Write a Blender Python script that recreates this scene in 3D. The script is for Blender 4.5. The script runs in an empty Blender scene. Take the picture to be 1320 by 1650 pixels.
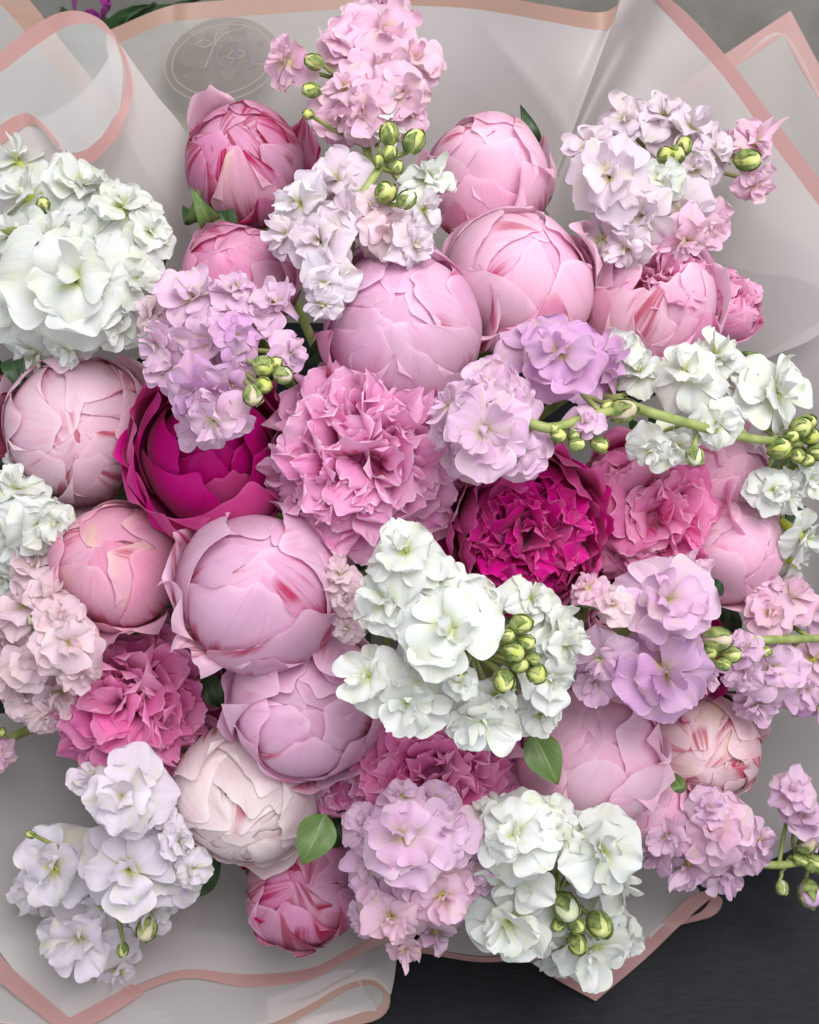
import bpy, math, random
import numpy as np

SC = bpy.context.scene
COL = SC.collection
rng = np.random.default_rng(7)
random.seed(7)
R_ = math.radians

# ------------------------------------------------------------------ view frame
PITCH = R_(50)            # the camera looks down on the bouquet
D = 0.75                  # camera to the middle of the bouquet
H = 0.30                  # height of the bouquet's middle above the table
PXM = 1 / 3000.0          # metres per photo pixel at the bouquet's middle
RIGHT = np.array([1.0, 0, 0])
UP = np.array([0, math.sin(PITCH), math.cos(PITCH)])
TOW = np.array([0, -math.cos(PITCH), math.sin(PITCH)])
M3 = np.stack([RIGHT, UP, TOW])          # rows: bouquet axes in world


def W(p):
    """bouquet frame (right, up, towards viewer) -> world"""
    return np.asarray(p, float) @ M3 + np.array([0, 0, H])


def pt(px, py, z):
    s = (D - z) / D
    return np.array([(px - 660) * PXM * s, (825 - py) * PXM * s, z])


def rr(r, z):
    return r * PXM * (D - z) / D


def dome(px, py):
    r2 = ((px - 660) * PXM) ** 2 + ((800 - py) * PXM) ** 2
    return 0.05 - 0.15 * r2 / 0.0729


# ------------------------------------------------------------------ camera
cd = bpy.data.cameras.new('camera')
cam = bpy.data.objects.new('camera', cd)
COL.objects.link(cam)
cam.location = W((0, 0, D))
cam.rotation_euler = (R_(90) - PITCH, 0, 0)
cd.sensor_fit = 'VERTICAL'
cd.sensor_height = 24
cd.angle = 2 * math.atan(825 * PXM / D)
cd.clip_start = 0.01
cd.clip_end = 50
cd.dof.use_dof = True
cd.dof.focus_distance = D - 0.02
cd.dof.aperture_fstop = 11
SC.camera = cam

# ------------------------------------------------------------------ light: soft room daylight from overhead
world = bpy.data.worlds.new('World')
SC.world = world
world.use_nodes = True
bg = world.node_tree.nodes['Background']
bg.inputs[0].default_value = (0.90, 0.95, 1.0, 1)
bg.inputs[1].default_value = 0.80


def area(name, loc, target, size, power, col):
    ld = bpy.data.lights.new(name, 'AREA')
    ld.shape = 'RECTANGLE'
    ld.size, ld.size_y = size
    ld.energy = power
    ld.color = col
    o = bpy.data.objects.new(name, ld)
    COL.objects.link(o)
    o.location = loc
    import mathutils
    d = mathutils.Vector(target) - mathutils.Vector(loc)
    o.rotation_euler = d.to_track_quat('-Z', 'Y').to_euler()
    return o


area('window_light', (0.35, -0.30, 1.75), (0, 0, 0.3), (1.1, 0.9), 29, (1.0, 0.99, 0.985))
SC.view_settings.view_transform = 'Standard'
SC.view_settings.look = 'None'
SC.view_settings.gamma = 1
SC.view_settings.exposure = 0.0
SC.cycles.max_bounces = 8
SC.cycles.diffuse_bounces = 4
SC.cycles.transparent_max_bounces = 16


# ------------------------------------------------------------------ materials
def lin(c):
    if isinstance(c, str):
        c = [int(c[i:i + 2], 16) for i in (0, 2, 4)]
    o = []
    for v in c:
        v = v / 255.0
        o.append(v / 12.92 if v <= 0.04045 else ((v + 0.055) / 1.055) ** 2.4)
    return (*o, 1.0)


class NT:
    def __init__(self, name):
        self.m = bpy.data.materials.new(name)
        self.m.use_nodes = True
        self.t = self.m.node_tree
        self.t.nodes.clear()
        self.out = self.n('ShaderNodeOutputMaterial')

    def n(self, t, **k):
        nd = self.t.nodes.new(t)
        for a, v in k.items():
            setattr(nd, a, v)
        return nd

    def set(self, sock, v):
        if isinstance(v, bpy.types.NodeSocket):
            self.t.links.new(v, sock)
        else:
            sock.default_value = v

    def math(self, op, a, b=None, c=None, clamp=False):
        nd = self.n('ShaderNodeMath', operation=op, use_clamp=clamp)
        self.set(nd.inputs[0], a)
        if b is not None:
            self.set(nd.inputs[1], b)
        if c is not None:
            self.set(nd.inputs[2], c)
        return nd.outputs[0]

    def mix(self, f, a, b, blend='MIX'):
        nd = self.n('ShaderNodeMix', data_type='RGBA', blend_type=blend)
        self.set(nd.inputs['Factor'], f)
        self.set(nd.inputs[6], a)
        self.set(nd.inputs[7], b)
        return nd.outputs[2]

    def ramp(self, v, lo, hi):
        nd = self.n('ShaderNodeMapRange', interpolation_type='SMOOTHSTEP')
        self.set(nd.inputs[0], v)
        nd.inputs[1].default_value = lo
        nd.inputs[2].default_value = hi
        return nd.outputs[0]

    def noise(self, vec, scale, detail=3, w=None, rough=0.55):
        nd = self.n('ShaderNodeTexNoise')
        if w is not None:
            nd.noise_dimensions = '4D'
            self.set(nd.inputs['W'], w)
        self.set(nd.inputs['Vector'], vec)
        nd.inputs['Scale'].default_value = scale
        nd.inputs['Detail'].default_value = detail
        nd.inputs['Roughness'].default_value = rough
        return nd.outputs[0]


def petal_mat(name, base, tip, rim, streak=None, s_amt=0.0, blotch=None, b_amt=0.0, base_len=0.35, transl=0.40,
              rough=0.55, vein=0.35, rim_amt=0.5):
    """base -> tip colour along the petal, pale rim, veins, optional crimson flames and cream blotches"""
    k = NT(name)
    uv = k.n('ShaderNodeUVMap').outputs[0]
    sep = k.n('ShaderNodeSeparateXYZ')
    k.set(sep.inputs[0], uv)
    u, v = sep.outputs[0], sep.outputs[1]
    rnd = k.n('ShaderNodeObjectInfo').outputs['Random']
    w = k.math('MULTIPLY', rnd, 57.0)
    mp = k.n('ShaderNodeMapping')
    k.set(mp.inputs[0], uv)
    mp.inputs['Scale'].default_value = (26, 1.6, 1)
    veins = k.noise(mp.outputs[0], 1.0, 4, w)
    mp2 = k.n('ShaderNodeMapping')
    k.set(mp2.inputs[0], uv)
    mp2.inputs['Scale'].default_value = (2.2, 1.8, 1)
    cloud = k.noise(mp2.outputs[0], 1.0, 3, w)
    vv = k.math('ADD', v, k.math('MULTIPLY_ADD', veins, 0.34, -0.17))
    c = k.mix(k.ramp(vv, 0.02, base_len * 2), lin(base), lin(tip))
    # veins: slightly deeper lines
    c = k.mix(k.math('MULTIPLY', k.ramp(veins, 0.5, 0.72), vein), c, lin(base))
    # soft patches of the deeper colour
    c = k.mix(k.math('MULTIPLY', k.ramp(cloud, 0.45, 0.75), 0.45), c, lin(base))
    if blotch is not None:
        cl2 = k.noise(mp2.outputs[0], 0.8, 3, k.math('ADD', w, 11.0))
        c = k.mix(k.math('MULTIPLY', k.ramp(cl2, 0.55, 0.72), b_amt), c, lin(blotch))
    e = k.math('ABSOLUTE', k.math('MULTIPLY_ADD', u, 2.0, -1.0))
    edge = k.math('MAXIMUM', k.ramp(e, 0.90, 1.0), k.ramp(v, 0.93, 1.0))
    c = k.mix(k.math('MULTIPLY', edge, rim_amt), c, lin(rim))
    if streak is not None:
        mp3 = k.n('ShaderNodeMapping')
        k.set(mp3.inputs[0], uv)
        mp3.inputs['Scale'].default_value = (11, 0.7, 1)
        fl = k.noise(mp3.outputs[0], 1.0, 4, k.math('ADD', w, 23.0))
        zone = k.noise(mp2.outputs[0], 0.55, 2, k.math('ADD', w, 31.0))
        zone = k.ramp(zone, 0.62 - 0.15 * s_amt, 0.70 - 0.15 * s_amt)
        low = k.ramp(v, 0.8, 0.3)
        flame = k.math('MULTIPLY', k.ramp(k.math('MULTIPLY_ADD', e, 0.14, fl), 0.50, 0.64), zone)
        foot = k.math('MULTIPLY', k.ramp(k.math('MULTIPLY_ADD', low, 0.3, fl), 0.76 - 0.16 * s_amt, 0.92 - 0.1 * s_amt), low)
        brim = k.math('MULTIPLY', k.ramp(e, 0.80, 0.99), k.ramp(k.math('ADD', fl, k.math('MULTIPLY', zone, 0.2)), 0.60 - 0.12 * s_amt, 0.70 - 0.06 * s_amt))
        m = k.math('MAXIMUM', k.math('MAXIMUM', flame, foot), k.math('MULTIPLY', brim, s_amt))
        c = k.mix(k.math('MULTIPLY', m, 0.82), c, lin(streak))
    # petal to petal variation
    hsv = k.n('ShaderNodeHueSaturation')
    k.set(hsv.inputs['Color'], c)
    k.set(hsv.inputs['Saturation'], k.math('MULTIPLY_ADD', rnd, 0.24, 0.88))
    k.set(hsv.inputs['Value'], k.math('MULTIPLY_ADD', k.math('FRACT', k.math('MULTIPLY', rnd, 7.13)), 0.12, 0.94))
    c = hsv.outputs[0]
    p = k.n('ShaderNodeBsdfPrincipled')
    k.set(p.inputs['Base Color'], c)
    p.inputs['Roughness'].default_value = rough
    p.inputs['Specular IOR Level'].default_value = 0.28
    p.inputs['Sheen Weight'].default_value = 0.15
    p.inputs['Sheen Roughness'].default_value = 0.4
    b = k.n('ShaderNodeBump')
    b.inputs['Strength'].default_value = 0.45
    b.inputs['Distance'].default_value = 0.0009
    crk = k.noise(mp2.outputs[0], 7.0, 4, w)
    k.set(b.inputs['Height'], k.math('MULTIPLY_ADD', crk, 0.8, veins))
    k.set(p.inputs['Normal'], b.outputs[0])
    tr = k.n('ShaderNodeBsdfTranslucent')
    k.set(tr.inputs[0], c)
    k.set(tr.inputs['Normal'], b.outputs[0])
    mx = k.n('ShaderNodeMixShader')
    mx.inputs[0].default_value = transl
    k.t.links.new(p.outputs[0], mx.inputs[1])
    k.t.links.new(tr.outputs[0], mx.inputs[2])
    k.t.links.new(mx.outputs[0], k.out.inputs[0])
    return k.m


def simple_mat(name, c1, c2, scale=60, rough=0.5, bump=0.2, transl=0.0, spec=0.4):
    k = NT(name)
    tc = k.n('ShaderNodeTexCoord').outputs['Object']
    nz = k.noise(tc, scale, 4)
    c = k.mix(k.ramp(nz, 0.35, 0.68), lin(c1), lin(c2))
    p = k.n('ShaderNodeBsdfPrincipled')
    k.set(p.inputs['Base Color'], c)
    p.inputs['Roughness'].default_value = rough
    p.inputs['Specular IOR Level'].default_value = spec
    b = k.n('ShaderNodeBump')
    b.inputs['Strength'].default_value = bump
    b.inputs['Distance'].default_value = 0.001
    k.set(b.inputs['Height'], nz)
    k.set(p.inputs['Normal'], b.outputs[0])
    sh = p.outputs[0]
    if transl:
        tr = k.n('ShaderNodeBsdfTranslucent')
        k.set(tr.inputs[0], c)
        mx = k.n('ShaderNodeMixShader')
        mx.inputs[0].default_value = transl
        k.t.links.new(sh, mx.inputs[1])
        k.t.links.new(tr.outputs[0], mx.inputs[2])
        sh = mx.outputs[0]
    k.t.links.new(sh, k.out.inputs[0])
    return k.m


def leaf_mat(name, c1, c2, vein):
    k = NT(name)
    uv = k.n('ShaderNodeUVMap').outputs[0]
    sep = k.n('ShaderNodeSeparateXYZ')
    k.set(sep.inputs[0], uv)
    u, v = sep.outputs[0], sep.outputs[1]
    e = k.math('ABSOLUTE', k.math('MULTIPLY_ADD', u, 2.0, -1.0))
    side = k.math('SINE', k.math('MULTIPLY', k.math('MULTIPLY_ADD', e, -0.55, v), 34.0))
    tc = k.n('ShaderNodeTexCoord').outputs['Object']
    nz = k.noise(tc, 130, 3)
    c = k.mix(nz, lin(c1), lin(c2))
    lines = k.math('MAXIMUM', k.ramp(e, 0.09, 0.03), k.math('MULTIPLY', k.ramp(side, 0.9, 1.0), 0.5))
    c = k.mix(k.math('MULTIPLY', lines, 0.6), c, lin(vein))
    p = k.n('ShaderNodeBsdfPrincipled')
    k.set(p.inputs['Base Color'], c)
    p.inputs['Roughness'].default_value = 0.42
    b = k.n('ShaderNodeBump')
    b.inputs['Strength'].default_value = 0.35
    b.inputs['Distance'].default_value = 0.001
    k.set(b.inputs['Height'], k.math('ADD', lines, nz))
    k.set(p.inputs['Normal'], b.outputs[0])
    tr = k.n('ShaderNodeBsdfTranslucent')
    k.set(tr.inputs[0], c)
    mx = k.n('ShaderNodeMixShader')
    mx.inputs[0].default_value = 0.2
    k.t.links.new(p.outputs[0], mx.inputs[1])
    k.t.links.new(tr.outputs[0], mx.inputs[2])
    k.t.links.new(mx.outputs[0], k.out.inputs[0])
    return k.m


def film_mat(name, col, clear, rough=0.4):
    """frosted florist film: partly see-through, scatters light through itself"""
    k = NT(name)
    tc = k.n('ShaderNodeTexCoord').outputs['Object']
    nz = k.noise(tc, 9, 3)
    c = k.mix(k.math('MULTIPLY', nz, 0.2), lin(col), (0.62, 0.6, 0.6, 1))
    p = k.n('ShaderNodeBsdfPrincipled')
    k.set(p.inputs['Base Color'], c)
    p.inputs['Roughness'].default_value = rough
    p.inputs['Specular IOR Level'].default_value = 0.35
    b = k.n('ShaderNodeBump')
    b.inputs['Strength'].default_value = 0.3
    b.inputs['Distance'].default_value = 0.004
    k.set(b.inputs['Height'], nz)
    k.set(p.inputs['Normal'], b.outputs[0])
    tl = k.n('ShaderNodeBsdfTranslucent')
    k.set(tl.inputs[0], c)
    m1 = k.n('ShaderNodeMixShader')
    m1.inputs[0].default_value = 0.45
    k.t.links.new(p.outputs[0], m1.inputs[1])
    k.t.links.new(tl.outputs[0], m1.inputs[2])
    tr = k.n('ShaderNodeBsdfTransparent')
    m2 = k.n('ShaderNodeMixShader')
    m2.inputs[0].default_value = clear
    k.t.links.new(m1.outputs[0], m2.inputs[1])
    k.t.links.new(tr.outputs[0], m2.inputs[2])
    k.t.links.new(m2.outputs[0], k.out.inputs[0])
    return k.m


CRIM = 'c0134f'
MAT = {
    'bud_pink': petal_mat('bud_pink_petal', 'dc74ac', 'f2b2d4', 'fad9e8', CRIM, 0.6, rim_amt=.4),
    'bud_light': petal_mat('bud_light_petal', 'eea5cb', 'f9d0e5', 'fce7f0', CRIM, 0.2, rim_amt=.35),
    'bud_mauve': petal_mat('bud_mauve_petal', 'dc96c0', 'f1c6e1', 'f9e3ef', CRIM, 0.4, rim_amt=.4),
    'bud_pale': petal_mat('bud_pale_petal', 'e9aac6', 'f3d5e3', 'f9e8ef', CRIM, 0.85, rim_amt=.35),
    'bud_peach': petal_mat('bud_peach_petal', 'df86ab', 'f0b5cf', 'f8dce4', CRIM, 0.5, 'eed5b4', 0.75, rim_amt=.35),
    'bud_flame': petal_mat('bud_flame_petal', 'd2609a', 'e8a5ca', 'f4d0e2', 'b00a48', 1.4, rim_amt=.35),
    'peony_cream': petal_mat('peony_cream_petal', 'efc8d2', 'f9ecec', 'fdf5f3', CRIM, 0.15, 'f7efe8', 0.5, rim_amt=.35),
    'bud_cream_flame': petal_mat('bud_cream_flame_petal', 'e4a0b4', 'f3d9e0', 'f9e9e8', CRIM, 1.0, 'ecd2a4', 0.65, rim_amt=.35),
    'ruffle_pink': petal_mat('ruffle_pink_petal', 'de78b6', 'f4b6dc', 'fce0ef', CRIM, 0.0, vein=0.2, base_len=.42, rim_amt=.8, transl=.42),
    'ruffle_soft': petal_mat('ruffle_soft_petal', 'e27bb2', 'f7bddb', 'fce0ec', CRIM, 0.1, vein=0.25, transl=.4),
    'ruffle_hot': petal_mat('ruffle_hot_petal', 'de62a8', 'f294c8', 'fabfdf', None, vein=0.2, base_len=.42, rim_amt=.75, transl=.42),
    'ruffle_rose': petal_mat('ruffle_rose_petal', 'de5ea2', 'f098c6', 'fac6e0', CRIM, 0.2, vein=0.3, base_len=.42, rim_amt=.75, transl=.42),
    'magenta': petal_mat('magenta_petal', 'b00066', 'cf0a88', 'dc50a6', None, transl=0.3, rough=0.45, vein=0.5),
    'magenta_deep': petal_mat('magenta_deep_petal', 'b2006a', 'd61290', 'e670b2', None, transl=0.3, rough=0.5, vein=0.5),
    'white': petal_mat('stock_white_petal', 'd9dd9a', 'e9ebe9', 'f0f1f0', None, base_len=0.19, vein=0.05, transl=0.34),
    'pale_lilac': petal_mat('stock_pale_lilac_petal', 'd5d39a', 'ead8e6', 'f2e6ef', None, base_len=0.19, vein=0.06, transl=0.32),
    'lilac_white': petal_mat('stock_lilac_white_petal', 'd3d786', 'ebe1ee', 'f3ecf4', None, base_len=0.19, vein=0.05, transl=0.32),
    'lilac': petal_mat('stock_lilac_petal', 'd9cfa8', 'e6c0df', 'f0d8ea', None, base_len=0.19, vein=0.1, transl=0.32),
    'mauve': petal_mat('stock_mauve_petal', 'cdbc90', 'd9a9d6', 'e8c9e4', None, base_len=0.19, vein=0.1, transl=0.32),
    'pink_lilac': petal_mat('stock_pink_lilac_petal', 'e0d2a0', 'efc6df', 'f6dceb', None, base_len=0.19, vein=0.1, transl=0.32),
    'pale_pink': petal_mat('stock_pale_pink_petal', 'e2cfae', 'ecd2dd', 'f4e3e9', None, base_len=0.19, vein=0.06, transl=0.32),
    'stem': simple_mat('green_stem', '7f8c4c', 'a0a868', 90, 0.5, 0.2),
    'calyx': simple_mat('calyx_green', '8c9c52', 'b5bd6c', 120, 0.5, 0.2),
    'throat': simple_mat('throat_green', 'a9b52f', 'd3d675', 140, 0.7, 0.3),
    'sepal': simple_mat('sepal_green', '687d45', 'a9b272', 220, 0.85, 0.8, 0.15, 0.1),
    'bud_yellow': simple_mat('bud_yellow', 'c9cf6a', 'e6e6a8', 160, 0.8, 0.3, 0.2),
    'bud_white': simple_mat('bud_white', 'd8dcb0', 'efefe2', 160, 0.8, 0.3, 0.2),
    'bud_cream': simple_mat('bud_cream_tip', 'cdbf9c', 'e2d2bd', 160, 0.8, 0.3, 0.2),
    'bud_lilac': simple_mat('bud_lilac_tip', 'd3a3cf', 'e6c8e0', 160, 0.8, 0.3, 0.2),
    'leaf': leaf_mat('leaf_green', '4f6a34', '6b8548', '8b9f62'),
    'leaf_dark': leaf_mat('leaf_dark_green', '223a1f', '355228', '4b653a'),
    'film': film_mat('frosted_film', 'e7dedd', 0.2, 0.32),
    'film_loop': film_mat('frosted_film_loop', 'e4e2e1', 0.42),
    'film_clear': film_mat('frosted_film_clear', 'e2d9d5', 0.36),
    'band': film_mat('rose_border', 'cf9995', 0.08, 0.35),
    'band_dark': film_mat('rose_border_shiny', 'cf9a97', 0.08, 0.25),
    'band_peach': film_mat('peach_border', 'cb9f8c', 0.1, 0.35),
    'decal': film_mat('sticker_film', '857a73', 0.46, 0.3),
    'decal_line': film_mat('sticker_print', 'b9ada5', 0.15, 0.3),
    'decal_spot': film_mat('sticker_spot', '9c9088', 0.4, 0.3),
    'decal_letter': film_mat('sticker_letter', 'a48f9a', 0.5, 0.3),
}


# ------------------------------------------------------------------ mesh helpers
_quads = {}


def grid_faces(nu, nv):
    if (nu, nv) not in _quads:
        a = np.arange(nv)[:, None] * (nu + 1) + np.arange(nu)[None, :]
        _quads[(nu, nv)] = np.stack([a, a + 1, a + nu + 2, a + nu + 1], -1).reshape(-1, 4)
    return _quads[(nu, nv)]


def make_mesh(name, verts, quads, uv=None, mat=None):
    me = bpy.data.meshes.new(name)
    nvt, nf = len(verts), len(quads)
    me.vertices.add(nvt)
    me.vertices.foreach_set('co', np.ascontiguousarray(verts, np.float32).ravel())
    me.loops.add(nf * 4)
    me.loops.foreach_set('vertex_index', np.ascontiguousarray(quads, np.int32).ravel())
    me.polygons.add(nf)
    me.polygons.foreach_set('loop_start', np.arange(0, nf * 4, 4, dtype=np.int32))
    me.polygons.foreach_set('loop_total', np.full(nf, 4, np.int32))
    me.polygons.foreach_set('use_smooth', np.ones(nf, bool))
    if uv is not None:
        l = me.uv_layers.new(name='UVMap')
        l.data.foreach_set('uv', np.ascontiguousarray(uv[quads.ravel()], np.float32).ravel())
    me.update(calc_edges=True)
    if mat:
        me.materials.append(mat)
    return me


def link(name, me, parent=None, **props):
    o = bpy.data.objects.new(name, me)
    COL.objects.link(o)
    if parent is not None:
        o.parent = parent
    for k, v in props.items():
        o[k] = v
    return o


class Thing:
    """an Empty at the thing's base; geometry is given in the bouquet frame"""

    def __init__(self, name, base, label, category, group=None):
        self.o = bpy.data.objects.new(name, None)
        COL.objects.link(self.o)
        self.o.empty_display_size = 0.02
        self.base = W(base)
        self.o.location = self.base
        self.o['label'] = label
        self.o['category'] = category
        if group:
            self.o['group'] = group

    def add(self, name, P, quads, uv, mat, parent=None):
        me = make_mesh(name, W(P) - self.base, quads, uv, mat)
        return link(name, me, parent or self.o)

    def grid(self, name, P, mat, parent=None):
        """P is (nv+1, nu+1, 3)"""
        nv, nu = P.shape[0] - 1, P.shape[1] - 1
        U, V = np.meshgrid(np.linspace(0, 1, nu + 1), np.linspace(0, 1, nv + 1))
        return self.add(name, P.reshape(-1, 3), grid_faces(nu, nv), np.stack([U, V], -1).reshape(-1, 2), mat, parent)


def norm(v):
    v = np.asarray(v, float)
    return v / (np.linalg.norm(v) + 1e-12)


def frame(ax):
    ax = norm(ax)
    h = np.array([0, 1.0, 0]) if abs(ax[1]) < 0.9 else np.array([1.0, 0, 0])
    e1 = norm(np.cross(h, ax))
    return ax, e1, np.cross(ax, e1)


def uni(a, b):
    return float(rng.uniform(a, b))


def blade(V, claw=0.12, k=1.3):
    """half-width of a rounded petal along its length"""
    lo = claw + (1 - claw) * np.sin(np.pi / 2 * np.clip(V / 0.62, 0, 1)) ** k
    hi = np.sqrt(np.clip(1 - (np.clip(V - 0.62, 0, 1) / 0.43) ** 2, 0.04, 1))
    return np.where(V < 0.62, lo, hi)


def wave(U, V, f, n=4):
    o = np.zeros_like(U)
    for i in range(n):
        fr = f * (0.5 + 0.75 * i) * uni(0.8, 1.25)
        o += np.sin(fr * U + uni(-1.5, 1.5) * V * 2 + uni(0, 6.28)) * (0.75 ** i)
    return o / 2.2


def cup_petal(c, fr, R, th_tip, L, Wd, phi, lift_tip=0.0, lift_edge=0.03, ruffle=0.012, rf=4.0, elong=1.0, nu=16, nv=14,
              tip_round=0.3, edge_noise=0.05, skew=0.0, side=0.0, lump=None):
    """a petal hugging a ball of radius R; its tip ends th_tip away from the flower's axis"""
    ax, e1, e2 = fr
    thc = th_tip + L
    rad = math.cos(phi) * e1 + math.sin(phi) * e2
    cdir = math.cos(thc) * ax + math.sin(thc) * rad
    th = math.sin(thc) * ax - math.cos(thc) * rad
    sh = np.cross(th, cdir)
    U, V = np.meshgrid(np.linspace(-1, 1, nu + 1), np.linspace(0, 1, nv + 1) ** 0.9)
    prof = 0.42 + 0.58 * np.sin(np.pi * np.clip(V / 1.32, 0, 1)) ** 0.9
    prof = prof * (1 - .38 * V ** 6)
    sidew = 1 + 0.08 * wave(V * 3, U * 0, 2.0, 3)
    t = -L + 2 * L * V * (1 - tip_round * .8 * np.abs(U) ** 2.0 * V ** 2)
    t = t + edge_noise * L * 2 * V ** 4 * wave(U, V * 0, rf * 0.5 + 1, 4)
    s = Wd * prof * U * sidew + skew * V * V
    rho = np.sqrt(s * s + t * t) + 1e-9
    d = np.cos(rho)[..., None] * cdir + (np.sin(rho) / rho)[..., None] * (s[..., None] * sh + t[..., None] * th)
    f = 1 + lift_edge * np.abs(U) ** 3 * (0.25 + 0.75 * V) + lift_tip * V ** 4
    f = f + ruffle * V ** 1.5 * wave(U, V, rf, 4) + 0.012 * wave(U * 0.7, V, 2.5, 2) * V
    f = f - 0.01 * np.exp(-(U / 0.12) ** 2) * V * (1 - V)
    f = f + side * U * V ** 1.5
    if lump is not None:
        f = f * (1 + lump(d))
    al = (d @ ax)[..., None] * ax
    d = d + (elong - 1) * al
    return c + R * f[..., None] * d


def ball(c, R, fr, elong=1.0, nu=14, nv=9):
    ax, e1, e2 = fr
    ph, th = np.meshgrid(np.linspace(0, 2 * np.pi, nu + 1), np.linspace(0.02, np.pi - 0.02, nv + 1))
    d = (np.cos(th)[..., None] * ax * elong + np.sin(th)[..., None] * (np.cos(ph)[..., None] * e1 + np.sin(ph)[..., None] * e2))
    return c + R * d


def tube(pts, rad, n=8):
    pts = np.asarray(pts, float)
    P = []
    for i, p in enumerate(pts):
        tdir = norm(pts[min(i + 1, len(pts) - 1)] - pts[max(i - 1, 0)])
        _, a, b = frame(tdir)
        an = np.linspace(0, 2 * np.pi, n + 1)
        P.append(p + rad[i] * (np.cos(an)[:, None] * a + np.sin(an)[:, None] * b))
    return np.array(P)


def join(grids):
    V, F, off = [], [], 0
    for P in grids:
        nv, nu = P.shape[0] - 1, P.shape[1] - 1
        V.append(P.reshape(-1, 3))
        F.append(grid_faces(nu, nv) + off)
        off += (nu + 1) * (nv + 1)
    return np.concatenate(V), np.concatenate(F)


def crom(pts, n):
    """smooth curve through points, n samples"""
    p = np.asarray(pts, float)
    if len(p) == 2:
        t = np.linspace(0, 1, n)[:, None]
        return p[0] * (1 - t) + p[1] * t
    q = np.vstack([2 * p[0] - p[1], p, 2 * p[-1] - p[-2]])
    o = []
    for x in np.linspace(0, len(p) - 1, n):
        i = min(int(x), len(p) - 2)
        t = x - i
        a, b, c, d = q[i], q[i + 1], q[i + 2], q[i + 3]
        o.append(0.5 * (2 * b + (c - a) * t + (2 * a - 5 * b + 4 * c - d) * t * t + (3 * b - a - 3 * c + d) * t ** 3))
    return np.array(o)


BIND = np.array([0.0, -0.03, -0.33])          # where the stems are tied

# ------------------------------------------------------------------ the table, the wall
EPS = 0.0


def box_mesh(name, x0, x1, y0, y1, z0, z1, mat):
    v = np.array([[x, y, z] for z in (z0, z1) for y in (y0, y1) for x in (x0, x1)], float)
    f = np.array([[0, 2, 3, 1], [4, 5, 7, 6], [0, 1, 5, 4], [2, 6, 7, 3], [0, 4, 6, 2], [1, 3, 7, 5]])
    me = make_mesh(name, v, f, None, mat)
    me.polygons.foreach_set('use_smooth', np.zeros(len(f), bool))
    return me


k = NT('black_table_paint')
tc = k.n('ShaderNodeTexCoord').outputs['Object']
mp = k.n('ShaderNodeMapping')
k.set(mp.inputs[0], tc)
mp.inputs['Scale'].default_value = (1, 5, 1)
gr = k.noise(mp.outputs[0], 70, 6)
sp = k.noise(tc, 900, 2)
c = k.mix(k.ramp(gr, 0.3, 0.7), lin('101116'), lin('191a20'))
c = k.mix(k.math('MULTIPLY', k.ramp(sp, 0.68, 0.78), 0.35), c, lin('5a5854'))
p = k.n('ShaderNodeBsdfPrincipled')
k.set(p.inputs['Base Color'], c)
p.inputs['Roughness'].default_value = 0.62
p.inputs['Specular IOR Level'].default_value = 0.25
b = k.n('ShaderNodeBump')
b.inputs['Strength'].default_value = 0.3
b.inputs['Distance'].default_value = 0.0006
k.set(b.inputs['Height'], gr)
k.set(p.inputs['Normal'], b.outputs[0])
k.t.links.new(p.outputs[0], k.out.inputs[0])
o = link('table', box_mesh('table', -0.9, 0.9, -0.8, 0.60, -0.04, 0.0, k.m))
o['label'] = 'matt black table top beneath the bouquet'
o['category'] = 'table'
wm = simple_mat('grey_plaster', '8a8680', '97938c', 25, 0.8, 0.2)
o = link('wall', box_mesh('wall', -1.5, 1.5, 0.64, 0.72, -0.8, 1.6, wm))
o['kind'] = 'structure'
fm = simple_mat('grey_floor', '6b6864', '7a7671', 15, 0.7, 0.2)
o = link('floor', box_mesh('floor', -1.5, 1.5, -1.6, 0.64, -0.86, -0.8, fm))
o['kind'] = 'structure'


# ------------------------------------------------------------------ peonies
def peony_axis(px, py, tilt=None):
    if tilt is None:
        x, y = (px - 660) / 1000.0, (800 - py) / 1000.0
        tilt = (x * 0.9 + uni(-.25, .25), y * 0.8 + uni(-.25, .25))
    return norm((tilt[0], tilt[1], 1.0))


def bud_petals(T, c, fr, R, mat, N=16, r0=0.85, tips=(-25, 45), L=(48, 62), Wd=(44, 64), lift=(-0.05, 0.07), ruffle=0.028,
               elong=1.05, edge=(-0.04, 0.025), en=0.045, phi0=None, rf=4.0, jit=9, res=(18, 15)):
    ph = uni(0, 6.28) if phi0 is None else phi0
    k1, k2, q1, q2 = rng.normal(0, 1.6, 3), rng.normal(0, 2.2, 3), uni(0, 6), uni(0, 6)

    def lump(d):
        return 0.06 * np.sin(d @ k1 + q1) + 0.04 * np.sin(d @ k2 + q2)

    for i in range(N):
        x = i / max(1, N - 1)
        Rk = R * (r0 + (1 - r0) * x)
        th = R_(tips[0] + (tips[1] - tips[0]) * x + uni(-jit, jit))
        ph += 2.39996 + uni(-.3, .3)
        P = cup_petal(c, fr, Rk, th, R_(uni(*L)), R_(uni(*Wd)), ph, uni(*lift) * (0.4 + 0.6 * x), uni(*edge), ruffle * uni(.6, 1.4), rf,
                      elong, res[0], res[1], uni(.18, .42), en * uni(.4, 1.6), uni(-.2, .2), uni(-.05, .05) * (.3 + .7 * x), lump)
        T.grid('petal', P, mat)


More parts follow.
